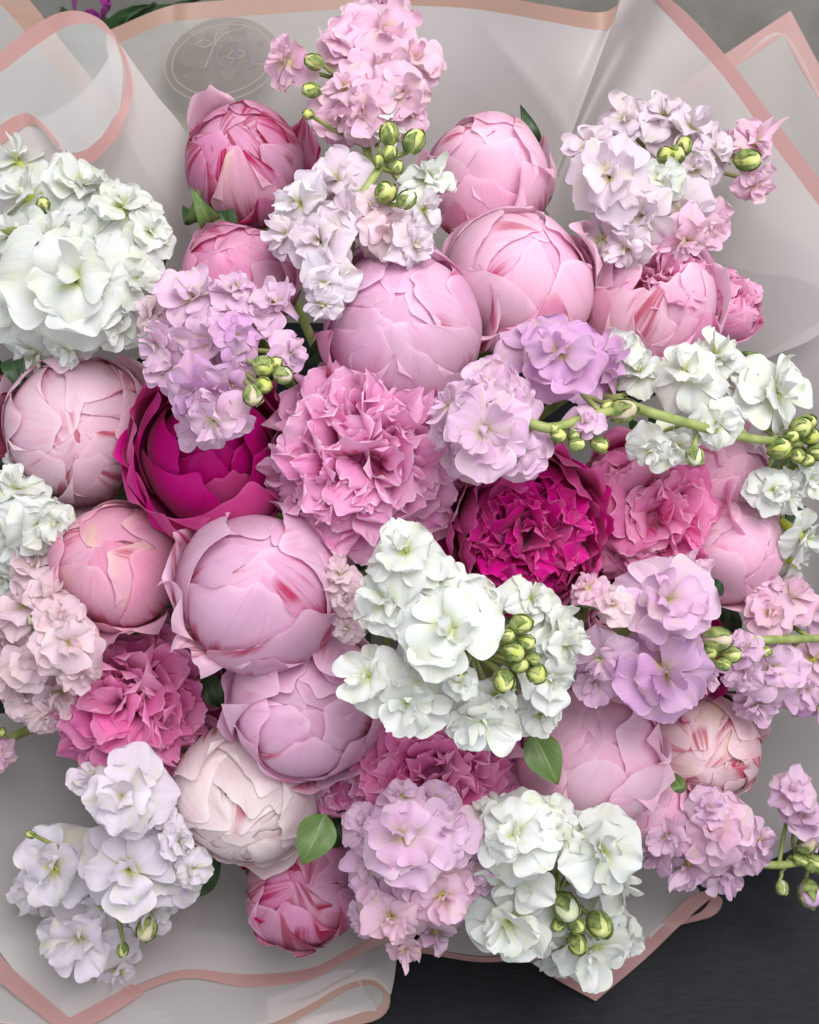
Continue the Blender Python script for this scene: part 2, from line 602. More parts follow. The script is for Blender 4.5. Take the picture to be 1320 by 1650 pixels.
def pom_petals(T, c, fr, R, mat, N=90, thmax=80, inner=0.45, width=0.33, amp=0.075, bend=0.12, jit=0.24, th0=0, wild=0.85, frill=0.04):
    ax, e1, e2 = fr
    ca, cb = math.cos(R_(th0)), math.cos(R_(thmax))
    for i in range(N):
        ct = ca + (cb - ca) * (i + 0.5) / N
        th = math.acos(ct)
        ph = i * 2.39996 + uni(-.3, .3)
        rad = math.cos(ph) * e1 + math.sin(ph) * e2
        d = norm(ct * ax + math.sin(th) * rad + rng.normal(0, jit * .5, 3))
        tang = norm(np.cross(ax, d) + 1e-3)
        e = norm(tang + rng.normal(0, wild, 3))
        e = norm(e - d * (e @ d))
        n = np.cross(d, e)
        if n @ ax > 0:           # petals fold outwards over their neighbours
            n = -n
        nu, nv = 24, 10
        U, V = np.meshgrid(np.linspace(-1, 1, nu + 1), np.linspace(0, 1, nv + 1))
        ln = uni(.80, 1.12)
        w = R * width * uni(.55, 1.35)
        s = w * U * blade(V, .3, .8) * (1 + .06 * wave(V * 3, U * 0, 2.5, 2))
        v2 = V * (1 - 0.14 * U * U * V ** 2)
        r = R * (inner + (ln - inner) * v2) + R * frill * V ** 3 * wave(U, V * 0, 5.0, 3)
        b = uni(0.2, 1.3) * bend
        nn = R * (b * V ** 2.4 + amp * V ** 1.6 * (wave(U, V, 3.6, 2) + .2 * wave(U, V, 9, 2)) - 0.12 * U * U * V * uni(-0.6, 1.4))
        r = r - R * b * 0.45 * V ** 4
        P = c + r[..., None] * d + s[..., None] * e + nn[..., None] * n
        T.grid('petal', P, mat)


def peony(px, py, r, kind, mat, label, dz=0.0, tilt=None, inner_mat=None, elong=1.04, category='peony', **kw):
    z = dome(px, py) + dz
    R = rr(r * 1.08, z)
    ax = peony_axis(px, py, tilt)
    fr = frame(ax)
    c = pt(px, py, z - R * 0.95)
    base = c - ax * R
    T = Thing('peony', base, label, category, 'peonies in the bouquet')
    T.c, T.R, T.fr = c, R, fr
    m = MAT[mat]
    im = MAT[inner_mat or mat]
    if kind == 'bud':
        a = dict(N=16)
        a.update(kw)
        bud_petals(T, c, fr, R, m, elong=elong, **a)
        T.grid('flower_core', ball(c, R * 0.74, fr, elong), im)
        for i in range(3):      # loose guard petals low on the bud
            P = cup_petal(c, fr, R * 1.02, R_(uni(62, 85)), R_(uni(32, 42)), R_(uni(28, 40)), i * 2.1 + uni(0, 1), uni(.04, .22), .03,
                          .02, 4, elong, 14, 10, .3, .06)
            T.grid('petal', P, m)
    elif kind == 'half':
        a = dict(N=15, r0=0.86, tips=(22, 58), lift=(0.0, 0.12), ruffle=0.03, en=0.08)
        pw = dict(N=80, thmax=58, width=.22, inner=.45, amp=.06)
        pw.update(kw.pop('pom', {}))
        a.update(kw)
        bud_petals(T, c, fr, R, m, elong=elong, **a)
        pom_petals(T, c, fr, R * 0.97, im, **pw)
        T.grid('flower_core', ball(c, R * 0.6, fr, elong), im)
    elif kind == 'pom':
        a = dict(N=120, thmax=88)
        a.update(kw.pop('pom', {}))
        pom_petals(T, c, fr, R * 1.06, im, **a)
        bud_petals(T, c - ax * R * .1, fr, R, m, N=kw.get('guards', 10), r0=0.93, tips=(66, 96), L=(34, 46), Wd=(26, 40), lift=(0.0, 0.3), ruffle=0.07,
                   en=0.12, edge=(-.06, .06))
        T.grid('flower_core', ball(c, R * 0.5, fr, elong), im)
    elif kind == 'rose':
        a = dict(N=38, r0=0.30, tips=(4, 56), L=(44, 56), Wd=(34, 52), lift=(0.0, 0.16), ruffle=0.05, en=0.09, rf=5, jit=7)
        heart = kw.pop('heart', None)
        a.update(kw)
        bud_petals(T, c, fr, R, m, elong=elong, **a)
        if heart:
            pom_petals(T, c - ax * R * .08, fr, R * .92, im, **heart)
        T.grid('flower_core', ball(c, R * 0.28, fr, elong), im)
    # stem down to the tie
    p0 = c - ax * R * 0.85
    mid = c - ax * R * 1.7 + np.array([0, 0, -0.02])
    path = crom([p0, mid, (mid + BIND) / 2 + rng.normal(0, .004, 3), BIND + rng.normal(0, .008, 3)], 12)
    T.grid('stem', tube(path, [0.0032] * 12, 8), MAT['stem'])
    # green sepals under the head
    for i in range(3):
        P = cup_petal(c, fr, R * 1.03, R_(uni(105, 118)), R_(24), R_(20), i * 2.1 + uni(0, .8), .05, .0, .01, 3, elong, 6, 6, .5, .02)
        T.grid('sepal', P, MAT['leaf'])
    return T


def leaf(T, b, t, z0, z1, width, mat='leaf', curl=0.012, roll=0.0):
    """a pointed leaf from pixel b to pixel t (depths z0, z1)"""
    A, B = pt(*b, z0), pt(*t, z1)
    d = B - A
    ln = np.linalg.norm(d)
    d = d / ln
    side = norm(np.cross(d, np.array([0, 0, 1.0])) + np.array([0, 0, roll]))
    n = np.cross(side, d)
    U, V = np.meshgrid(np.linspace(-1, 1, 9), np.linspace(0, 1, 13))
    w = rr(width, z0) * np.sin(np.pi * V ** 0.8) ** 0.85 * (1 - 0.25 * V)
    P = A + (V * ln)[..., None] * d + (w * U)[..., None] * side
    h = -curl * 4 * (V - .5) ** 2 + 0.25 * w * np.abs(U) + 0.0012 * wave(U, V * 4, 3, 3)
    P = P + h[..., None] * n
    T.grid('leaf', P, MAT[mat])
    return T


P1 = peony(393, 265, 100, 'bud', 'bud_flame', 'dusky pink peony bud with crimson clefts just under the oval sticker', -.01, (-.1, .5), N=14, lift=(-.02, .08))
P2 = peony(785, 288, 102, 'bud', 'bud_light', 'smooth light pink peony bud between the topmost stock and the pale lilac stock', -.01, (-.15, .5), N=12, Wd=(50, 68))
P3 = peony(384, 448, 92, 'bud', 'bud_pink', 'small closed pink peony bud wedged above the lavender stock with green buds', -.005, (-.1, .5))
P4 = peony(648, 532, 132, 'bud', 'bud_mauve', 'large round pink peony bud directly above the big ruffled pink peony', .012, (.0, .35), N=18)
P5 = peony(838, 455, 118, 'bud', 'bud_light', 'light pink cupped peony bud with one tall petal curling over its side', .0, (.3, .6), N=13, tips=(-15, 45), lift=(0, .09))
P6 = peony(1045, 485, 112, 'half', 'bud_light', 'half open pink peony with a frilled heart beneath the pale lilac stock', .0, (.25, .5), 'ruffle_soft', pom=dict(N=45, thmax=36, width=.2, inner=.5, amp=.05), tips=(12, 56))
P7 = peony(1166, 495, 62, 'half', 'bud_pink', 'small pink peony peeping out with crimson folds beside the half open one', -.015, (.8, .3), 'ruffle_soft', pom=dict(N=30))
P8 = peony(125, 688, 124, 'bud', 'bud_pale', 'very pale blush peony bud with crimson flames beneath the big white stock', .0, (.15, -.1), N=20, tips=(-20, 50), lift=(0, .1), ruffle=.025)
P9 = peony(345, 735, 132, 'rose', 'magenta', 'magenta peony of broad smooth petals under the lavender stock', -.005, (.25, .3), N=24, r0=.45, tips=(0, 72), Wd=(44, 62), ruffle=.03, en=.04, lift=(-.02, .2))
P10 = peony(592, 742, 158, 'pom', 'ruffle_pink', 'biggest fully open peony, a mass of ruffled pink petals in the middle', .0, (-.05, .05), 'ruffle_pink', pom=dict(N=285, width=.21, amp=.055, bend=.15, frill=.022, inner=.55), guards=12)
P11 = peony(842, 855, 132, 'rose', 'magenta_deep', 'magenta peony with a dark ruffled open heart facing the viewer', .0, (.05, -.05), N=24, r0=.7, tips=(28, 78), lift=(.02, .24), ruffle=.06, heart=dict(N=100, thmax=56, inner=.35, width=.25, amp=.07, wild=.6, bend=.12))
P12 = peony(1038, 830, 118, 'pom', 'ruffle_rose', 'rose pink frilled peony touching the magenta peony with the open heart', -.015, (.1, .0), 'ruffle_rose', pom=dict(N=150, width=.29, amp=.075, bend=.2, frill=.035, inner=.5), guards=10)
P13 = peony(1160, 765, 78, 'bud', 'bud_light', 'small pale pink peony bud tucked under the stem of the white stock', -.012, (.3, .3), N=12)
P14 = peony(1175, 880, 88, 'bud', 'bud_light', 'smooth rosy peony bud beside the rose pink frilled peony', -.002, (.5, .5), N=11, Wd=(52, 68))
P15 = peony(192, 910, 104, 'bud', 'bud_peach', 'pink peony bud with a cream blush above the hot pink ruffled peony', .002, (-.2, .45), N=14)
P16 = peony(418, 945, 132, 'bud', 'bud_mauve', 'large smooth mauve pink peony bud of broad petals beside the blush cream one', .012, (.25, .55), N=11, Wd=(52, 66))
P17 = peony(222, 1118, 138, 'pom', 'ruffle_hot', 'hot pink ruffled peony beside the pale pink stock', -.01, (-.15, -.1), 'ruffle_hot', pom=dict(N=200, width=.26, amp=.065, bend=.18, frill=.03, inner=.5), guards=11)
P18 = peony(495, 1135, 122, 'bud', 'bud_mauve', 'loosening mauve pink peony with curled petals beside the central white stock', -.005, (.1, .1), N=15, lift=(0, .12), tips=(-10, 55), ruffle=.035)
P19 = peony(398, 1278, 112, 'bud', 'peony_cream', 'creamy white blush peony with a frilled lower tip', .002, (.05, -.55), ruffle=.03, en=.09, N=24)
P20 = peony(490, 1425, 96, 'bud', 'bud_flame', 'pink peony bud with crimson folds at the bottom behind a green leaf', -.012, (.0, .3), N=14)
P21 = peony(700, 1235, 135, 'pom', 'ruffle_hot', 'bright pink frilled peony peeping out below the central white stock', -.012, (.0, -.3), 'ruffle_hot', pom=dict(N=190, width=.26, amp=.065, bend=.16, frill=.03, inner=.5), guards=9)
P22 = peony(945, 1215, 118, 'bud', 'bud_light', 'pale pink peony bud with loose folded petals above the lowest white stock', .0, (.0, .4), N=14, lift=(0, .14), ruffle=.03)
P23 = peony(1128, 1200, 90, 'bud', 'bud_cream_flame', 'cream and pink peony bud with crimson ribs against the grey film', -.01, (.1, -.25), N=18)
P24 = peony(1030, 1285, 80, 'bud', 'bud_light', 'small pink peony bud with crimson folds tucked under the pale loose one', -.012, (.3, -.2), N=10)
P25 = peony(1100, 1060, 88, 'rose', 'magenta_deep', 'magenta peony mostly hidden behind the lavender stock', -.025, (.2, 0), N=24)
P26 = peony(5, 655, 50, 'bud', 'bud_flame', 'crimson edged pink peony bud cut off at the edge of the picture', -.03, (-.3, 0), N=10)
P27 = peony(555, 1265, 55, 'half', 'ruffle_pink', 'small frilled pink peony between the creamy one and the lilac stock', -.03, (-.1, -.2), pom=dict(N=24))
P28 = peony(1010, 1010, 62, 'half', 'ruffle_soft', 'pale pink peony half hidden between the white and lavender stocks', -.035, (0, 0), pom=dict(N=20))

def loose(T, mat, phi, th, L, Wd, lift, ruffle=.03, side=0.0, R=1.0):
    T.grid('petal', cup_petal(T.c, T.fr, T.R * R, R_(th), R_(L), R_(Wd), R_(phi), lift, .02, ruffle + .015, 4, 1.04, 20, 16, .5, .07, side=side), MAT[mat])


loose(P1, 'bud_light', 125, 38, 34, 24, .22)
loose(P1, 'bud_peach', -80, 28, 50, 32, .05)
loose(P2, 'bud_light', -35, 40, 40, 34, .12)
loose(P2, 'bud_peach', -110, 62, 34, 30, .12, .05)
loose(P5, 'bud_light', 5, 15, 50, 26, .14)
loose(P5, 'bud_peach', -85, 50, 36, 34, .08)
loose(P4, 'bud_mauve', 100, 40, 46, 50, .06)
loose(P4, 'bud_flame', 205, 55, 40, 26, .10)
loose(P6, 'ruffle_soft', -60, 45, 44, 40, .10)
loose(P6, 'bud_peach', 200, 55, 40, 40, .14)
loose(P8, 'bud_pale', -60, 20, 48, 50, .06)
loose(P8, 'bud_flame', 180, 70, 30, 26, .15)
loose(P8, 'bud_peach', 265, 85, 26, 30, .22, .06)
loose(P15, 'bud_peach', 285, 80, 30, 36, .20, .05)
loose(P16, 'bud_mauve', 20, 5, 52, 62, .03)
loose(P16, 'bud_light', 195, 62, 34, 26, .20)
loose(P16, 'bud_light', 225, 80, 26, 20, .30)
loose(P18, 'bud_mauve', 150, 25, 48, 50, .14)
loose(P18, 'bud_mauve', 60, 25, 48, 60, .10)
loose(P22, 'bud_light', 0, 35, 46, 40, .20, .05)
loose(P22, 'bud_light', 215, 30, 50, 50, .10, .04)
loose(P22, 'bud_light', -70, 42, 44, 44, .16, .05)
loose(P24, 'bud_flame', 30, 40, 44, 44, .14)
loose(P10, 'ruffle_pink', 35, 58, 40, 50, .12, .05)
loose(P10, 'ruffle_pink', -20, 60, 40, 40, .12, .06)
loose(P10, 'ruffle_pink', -80, 66, 36, 44, .06, .05)
loose(P9, 'magenta', -70, 40, 46, 62, .04, .02)
loose(P9, 'magenta', 30, 48, 44, 50, .12, .03)
loose(P9, 'magenta', 175, 55, 40, 46, .12, .03)
loose(P11, 'magenta_deep', 60, 50, 42, 40, .22, .05)
loose(P12, 'ruffle_rose', -10, 62, 38, 44, .20, .09)
loose(P12, 'ruffle_rose', 5, 48, 46, 50, .30, .10)
loose(P12, 'ruffle_rose', 90, 56, 40, 44, .18, .09)
loose(P12, 'ruffle_rose', 40, 66, 36, 40, .20, .09)

# added filler leaves, dark green so the gaps between the heads look shaded
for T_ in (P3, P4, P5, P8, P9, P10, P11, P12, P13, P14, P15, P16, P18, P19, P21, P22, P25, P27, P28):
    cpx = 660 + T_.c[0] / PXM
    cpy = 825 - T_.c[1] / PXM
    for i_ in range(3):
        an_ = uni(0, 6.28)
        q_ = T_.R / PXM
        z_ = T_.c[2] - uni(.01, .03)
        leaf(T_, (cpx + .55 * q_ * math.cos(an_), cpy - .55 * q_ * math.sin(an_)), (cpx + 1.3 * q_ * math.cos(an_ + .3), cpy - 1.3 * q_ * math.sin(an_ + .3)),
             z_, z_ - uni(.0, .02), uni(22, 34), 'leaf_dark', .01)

leaf(P1, (322, 375), (316, 325), -.05, -.03, 20)
leaf(P1, (350, 378), (318, 322), -.045, -.02, 20, 'leaf')
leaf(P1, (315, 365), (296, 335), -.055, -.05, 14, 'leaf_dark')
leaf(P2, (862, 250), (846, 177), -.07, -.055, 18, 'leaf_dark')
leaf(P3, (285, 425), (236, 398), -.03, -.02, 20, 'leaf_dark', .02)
leaf(P20, (525, 1312), (487, 1395), .0, .005, 36, 'leaf', .004)
leaf(P22, (858, 1180), (900, 1266), .0, .004, 34, 'leaf', .004)
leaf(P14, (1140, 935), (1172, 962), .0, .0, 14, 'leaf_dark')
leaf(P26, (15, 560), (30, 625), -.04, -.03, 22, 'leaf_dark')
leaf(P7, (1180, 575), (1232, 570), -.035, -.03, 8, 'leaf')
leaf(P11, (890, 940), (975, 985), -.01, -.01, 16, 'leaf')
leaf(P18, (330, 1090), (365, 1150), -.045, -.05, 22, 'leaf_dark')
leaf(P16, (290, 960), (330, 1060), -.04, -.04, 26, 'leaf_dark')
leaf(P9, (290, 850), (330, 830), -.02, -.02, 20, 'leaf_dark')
leaf(P23, (1085, 1250), (1105, 1285), -.03, -.03, 14, 'leaf')


# ------------------------------------------------------------------ stocks
def floret_petal(c, n, e1, e2, r, ph, reach, rise, droop, wid, amp, nu=16, nv=11, twist=0.0, en=0.035):
    U, V = np.meshgrid(np.linspace(-1, 1, nu + 1), np.linspace(0, 1, nv + 1))
    d = math.cos(ph) * e1 + math.sin(ph) * e2
    sd = np.cross(n, d)
    v2 = V * (1 - 0.16 * np.abs(U) ** 2 * V ** 2)
    rho = r * reach * v2 + r * en * V ** 3 * wave(U, V * 0, 3.6, 5)
    w = r * wid * blade(V) * (1 + .05 * wave(V * 3, U * 0, 2.2, 3)) * U
    h = r * (rise * np.sqrt(V + 1e-6) - droop * V ** 2.2 + amp * V ** 1.5 * wave(U, V, 3.2, 4) + twist * U * V
             + .022 * V ** 2 * wave(U, V, 10, 3) + uni(-.10, .22) * np.abs(U) ** 3 * V
             - 0.06 * np.exp(-(U / .14) ** 2) * V + 0.06 * U * U * V)
    return c + rho[..., None] * d + w[..., None] * sd + h[..., None] * n


def floret(T, c, n, r, mat, face=1.0):
    n, e1, e2 = frame(norm(n))
    a0 = uni(0, 6.28)
    # calyx behind and throat in front, one lathe
    prof = [(-.75, .05), (-.7, .13), (-.4, .16), (-.1, .14), (.02, .16), (.12, .10), (.2, .03)]
    an = np.linspace(0, 2 * np.pi, 9)
    L = np.array([[c + r * h * n + r * q * (math.cos(a) * e1 + math.sin(a) * e2) for a in an] for h, q in prof])
    F = T.grid('floret', L, MAT['throat'])
    m = MAT[mat]
    n1 = int(rng.choice([4, 5, 6, 6]))
    for i in range(n1):
        T.grid('petal', floret_petal(c, n, e1, e2, r, a0 + i * 6.283 / n1 + uni(-.25, .25), uni(.86, 1.12), uni(-.05, .45), uni(.0, .85), uni(.48, .72),
                                     uni(.06, .13), twist=uni(-.16, .16)), m, F)
    n2 = int(rng.choice([3, 4, 5, 5]))
    for i in range(n2):
        T.grid('petal', floret_petal(c + n * r * .07, n, e1, e2, r, a0 + .6 + i * 6.283 / n2 + uni(-.5, .5), uni(.5, .85), uni(.3, .75), uni(-.05, .5), uni(.36, .54),
                                     uni(.08, .17), 13, 9, uni(-.25, .25), .04), m, F)
    tuft = c + r * (uni(-.14, .14) * e1 + uni(-.14, .14) * e2)
    for i in range(3):
        T.grid('petal', floret_petal(tuft + n * r * .1, n, e1, e2, r, a0 + i * 2.1 + uni(-.8, .8), uni(.15, .38), uni(.45, .8), uni(-.15, .3), uni(.18, .32),
                                     uni(.1, .2), 9, 8, uni(-.4, .4), .05), m, F)
    return F


def stock_bud(T, c, n, r, tip='bud_yellow', elong=1.35):
    fr = frame(norm(n))
    B = T.grid('bud', ball(c, r * .86, fr, elong, 12, 8), MAT[tip])
    a0 = uni(0, 6.28)
    for i in range(4):
        P = cup_petal(c, fr, r * .95, R_(uni(14, 40)), R_(56), R_(40), a0 + i * 1.571, uni(-.02, .12), .02, .02, 3, elong, 6, 8, .5, .04)
        T.grid('sepal', P, MAT['sepal'], B)
    return B


def stock(mat, label, florets, buds=(), stem=None, dz=.03, centre=None, spread=None, lift=0.0):
    """florets: (px, py, r[, mat[, extra depth[, (nx, ny)]]]); buds: (px, py, r[, tip material[, (nx, ny)]])"""
    A = np.array([f[:2] for f in florets], float)
    ctr = np.array(centre, float) if centre else A.mean(0)
    spr = spread or max(60.0, np.abs(A - ctr).max())
    zc = dome(*ctr) + dz
    backc = pt(*ctr, zc - .045)
    T = Thing('stock_stem', backc, label, 'stock flower', 'stock stems in the bouquet')
    if stem:
        main = crom([pt(x, y, dome(x, y) + dz + q) for x, y, q in stem], 14)
        tail = crom([main[0], (main[0] * .6 + BIND * .4) + np.array([0, 0, -.02]), BIND + rng.normal(0, .008, 3)], 10)[1:]
        grids = [tube(main, np.linspace(.0028, .0022, 14)), tube(tail, [.0036] * 9)]
        path = main
    else:
        path = crom([backc + np.array([0, 0, .025]), backc, (backc + BIND) / 2, BIND + rng.normal(0, .008, 3)], 14)
        grids = [tube(path, np.linspace(.003, .0036, 14))]
        path = path[:5]
    for f in florets:
        px, py, r = f[:3]
        fm_ = f[3] if len(f) > 3 and f[3] else mat
        ez = f[4] if len(f) > 4 and f[4] is not None else None
        off = (np.array([px, py]) - ctr) / spr
        if len(f) > 5 and f[5]:
            n = np.array([f[5][0], f[5][1], 1.0])
        else:
            n = np.array([off[0] * .95 + uni(-.5, .5), -off[1] * .95 + uni(-.35, .5) + lift, 1.0])
        if ez is None:
            ez = -.022 * float(off @ off) + uni(-.010, .008)
        z = dome(px, py) + dz + ez
        c = pt(px, py, z)
        R = rr(r * 1.06, z)
        n = norm(n)
        floret(T, c - n * R * .1, n, R, fm_)
        j = np.argmin(((path - (c - n * R)) ** 2).sum(1))
        grids.append(tube(crom([path[j], (path[j] + c - n * R) / 2 - np.array([0, 0, .004]), c - n * R * .8], 6), [.0013] * 6, 6))
    for bq in buds:
        px, py, r = bq[:3]
        tip = bq[3] if len(bq) > 3 and bq[3] else 'bud_yellow'
        off = (np.array([px, py]) - ctr) / spr
        n = norm((*bq[4], 1.0)) if len(bq) > 4 else norm((off[0] + uni(-.5, .5), -off[1] + uni(-.5, .5), 1.0))
        z = dome(px, py) + dz + .012
        c = pt(px, py, z)
        R = rr(r * .8, z)
        stock_bud(T, c, n, R, tip)
        e = c - n * R * 1.3
        j = np.argmin(((path - e) ** 2).sum(1))
        grids.append(tube(crom([path[j], (path[j] + e) / 2 - np.array([0, 0, .004]), e + n * R * .2], 6), [.0013] * 6, 6))
    v, q = join(grids)
    T.add('stem', v, q, None, MAT['stem'])
    return T


stock('pink_lilac', 'topmost pink lilac stock rising against the grey film',
      [(618, 62, 80), (560, 70, 52), (668, 95, 55), (560, 148, 55), (645, 150, 52), (548, 192, 52), (612, 112, 58), (622, 12, 50), (655, 185, 45), (585, 180, 48),
       (462, 103, 44, None, .0, (-1.2, .1))],
      [(502, 145, 17), (497, 184, 12), (507, 100, 18, 'bud_yellow', (-1.2, .1))], [(600, 330, -.04), (590, 200, -.035), (600, 100, -.03), (615, 40, -.03)], dz=.02)
stock('pale_lilac', 'pale lilac and white stock with a green budded tip below the topmost stock',
      [(490, 328, 58, 'lilac_white'), (548, 292, 58), (522, 392, 58), (612, 195, 46, 'white'), (625, 378, 52, 'pale_pink'), (692, 290, 46, 'white'), (528, 455, 48, 'lilac_white'),
       (665, 395, 45), (565, 350, 48), (465, 380, 42), (600, 330, 40, 'pale_pink'), (680, 340, 40, 'lilac_white'), (520, 490, 32, 'lilac_white')],
      [(627, 217, 22), (667, 228, 24), (640, 270, 15), (627, 248, 17), (622, 310, 24), (655, 322, 20, 'bud_white'), (610, 260, 12)],
      [(560, 440, -.05), (572, 340, -.008), (600, 290, .0), (625, 250, .005)], dz=.035)
stock('pale_lilac', 'pale lilac stock with a pink side floret against the shiny film crease',
      [(982, 288, 72, None, .008, (-.15, .1)), (1010, 195, 50), (1066, 190, 52), (1112, 210, 45), (1150, 245, 42), (1118, 275, 42), (1040, 345, 50), (1100, 340, 52), (1145, 365, 42, 'pink_lilac'),
       (950, 235, 42), (975, 385, 48), (1015, 400, 40), (1105, 385, 45, 'pink_lilac'), (1065, 290, 40, 'white', .002), (1215, 232, 46, 'pink_lilac', -.005, (.9, .6)), (1218, 295, 34, 'pink_lilac', -.005, (.7, -.6)), (1165, 235, 32, 'pink_lilac')],
      [(1088, 250, 22), (1102, 236, 18), (1072, 250, 18), (1205, 258, 24)], dz=.025)
stock('white', 'big white stock with a wide open face beside the dark leaf',
      [(125, 455, 112, None, .012, (-.05, .05)), (45, 315, 58), (128, 300, 60), (195, 340, 62), (240, 375, 44), (60, 570, 52), (18, 385, 48), (218, 455, 58), (85, 385, 58), (30, 262, 45),
       (20, 500, 50), (160, 385, 55), (195, 520, 48), (110, 560, 40)],
      [(70, 330, 15)], [(150, 480, -.05), (90, 400, -.02), (40, 375, -.005), (-10, 370, .0)], dz=.03)
stock('lilac', 'lavender pink stock draped over the smooth magenta peony, green buds at its tip',
      [(312, 482, 58), (378, 470, 48), (440, 492, 50), (258, 560, 48), (335, 550, 56), (385, 545, 42, 'mauve', .012), (318, 632, 60, 'mauve', .006), (280, 600, 44), (348, 675, 54, None, .006), (322, 690, 44),
       (468, 568, 36), (415, 515, 44), (298, 525, 50), (245, 510, 36, 'pale_pink'), (375, 620, 42, 'mauve')],
      [(425, 590, 23, 'bud_yellow'), (408, 637, 23, 'bud_cream'), (456, 604, 20, 'bud_cream'), (425, 620, 18), (445, 585, 14)], dz=.04)
stock('lilac', 'lavender stock lying over the gap between the round pink bud and the open magenta peony',
      [(905, 572, 72, 'mauve', .01, (-.1, .2)), (962, 592, 58, 'mauve'), (858, 560, 50, 'mauve'), (790, 625, 54), (782, 690, 76, 'lilac', .008, (-.2, -.1)), (835, 728, 54), (762, 742, 48), (832, 640, 46), (728, 655, 38),
       (722, 700, 36), (942, 680, 34, 'lilac', .014, (.1, .4))],
      [(900, 702, 17), (930, 716, 15), (966, 716, 17), (1003, 662, 27, 'bud_cream', (1.2, .3)), (892, 690, 12), (925, 700, 13)],
      [(780, 690, -.03), (840, 680, .004), (890, 690, .012), (950, 670, .012), (1000, 660, .01)], dz=.035)
stock('white', 'white stock lying sideways on a thick green stem with its green tip outwards',
      [(998, 565, 42), (1032, 602, 38), (1108, 602, 58, None, .004), (1152, 572, 48), (1248, 635, 70, None, .006, (.5, .2)), (1155, 682, 44, None, .012, (-.3, -.2)), (1088, 718, 44, None, -.006, (0, -.6)), (1045, 725, 40, None, -.008, (-.2, -.7)),
       (1262, 795, 46), (1290, 865, 50), (1242, 790, 40), (1300, 770, 40), (1275, 905, 36), (1205, 630, 40)],
      [(1290, 690, 24), (1255, 722, 24), (1305, 702, 20), (1315, 728, 20), (1285, 735, 16), (1302, 680, 17), (1120, 735, 20, 'bud_white', (0, -1)), (980, 655, 15), (1275, 705, 15), (1300, 742, 15)],
      [(980, 640, -.03), (1040, 662, .008), (1120, 685, .012), (1200, 705, .012), (1290, 715, .006)], dz=.03)
stock('white', 'white stock at the edge of the picture under the blush bud',
      [(30, 790, 52), (60, 845, 54), (20, 870, 56), (88, 842, 36), (15, 925, 52), (40, 752, 38), (0, 830, 46)], dz=.015)
stock('pale_pink', 'pale pink stock spilling over the hot pink ruffled peony',
      [(62, 920, 46), (40, 980, 54), (88, 958, 44), (112, 1035, 58, None, .006), (62, 1062, 56), (28, 1012, 50), (130, 1082, 42), (50, 1122, 50), (100, 1112, 45), (72, 1148, 42), (18, 1085, 46), (15, 1040, 42), (95, 1000, 45)],
      [(52, 1000, 12, 'bud_cream')], dz=.025)
stock('pink_lilac', 'single pink floret poking in beside the plain grey film', [(-8, 1215, 30), (-14, 1190, 24)], [(2, 1180, 11)], dz=.0)
stock('white', 'white stock with a tight column of yellow green buds in the centre of the bouquet',
      [(655, 895, 66, None, .0, (-.2, .8)), (622, 968, 62, None, -.004, (-.7, .2)), (718, 1010, 84, None, .012, (.05, .2)), (702, 938, 56), (598, 1090, 56, None, .0, (-.7, .1)), (660, 1130, 72, None, .006, (-.2, -.2)), (775, 1158, 60, None, .0, (0, -.5)), (885, 1010, 60), (888, 1090, 58),
       (868, 1148, 46), (742, 1100, 30, None, .014, (0, .2)), (852, 965, 40), (765, 975, 55), (690, 1055, 52), (905, 1035, 52), (800, 1120, 40)],
      [(840, 1005, 22), (828, 1050, 23), (865, 1085, 23), (812, 1097, 23), (848, 1035, 18, 'bud_yellow'), (838, 1072, 18), (858, 1060, 15), (818, 1025, 15), (742, 1085, 14)],
      dz=.045)
stock('lilac', 'lavender stock with two open faces in front of the hidden magenta peony',
      [(1075, 970, 80, 'lilac', .01, (.05, .2)), (1070, 1082, 82, 'mauve', .01, (-.05, -.05)), (1112, 925, 42), (968, 1058, 52), (960, 1098, 40), (1125, 1075, 46), (988, 975, 36, 'pale_pink'), (950, 950, 34, 'pink_lilac', -.02), (1010, 1100, 40)],
      [(1155, 1030, 27, 'bud_cream'), (1178, 1055, 19, 'bud_yellow'), (1142, 1052, 16), (1165, 1070, 14)], dz=.035)
stock('lilac', 'lavender stock leaning out over the grey film at the side, on its own stem',
      [(1272, 962, 50, 'pink_lilac'), (1240, 990, 40, 'pink_lilac'), (1250, 1080, 54), (1195, 1082, 40), (1290, 1108, 46), (1218, 1130, 42), (1312, 980, 42), (1312, 1062, 40, 'pink_lilac'), (1315, 1135, 38, 'mauve'), (1232, 935, 38, 'pink_lilac'), (1200, 1045, 32)],
      [(1235, 1050, 13)], [(1130, 1030, -.05), (1210, 1032, .0), (1270, 1030, .006), (1345, 1028, .004)], dz=.015)
stock('lilac_white', 'pale lilac white stock hanging over the frosted film beneath the hot pink peony',
      [(205, 1282, 76, None, .004, (.1, .3)), (92, 1400, 70, None, .004, (-.3, .1)), (208, 1400, 82, None, .012, (.05, .1)), (135, 1510, 82, None, .008, (-.1, -.2)), (278, 1412, 56), (150, 1252, 42), (250, 1302, 42), (192, 1560, 40), (58, 1432, 46),
       (242, 1465, 44), (308, 1400, 36), (285, 1352, 36), (165, 1455, 45)],
      [(237, 1498, 23, 'bud_cream'), (198, 1530, 13), (50, 1345, 9)], dz=.03)
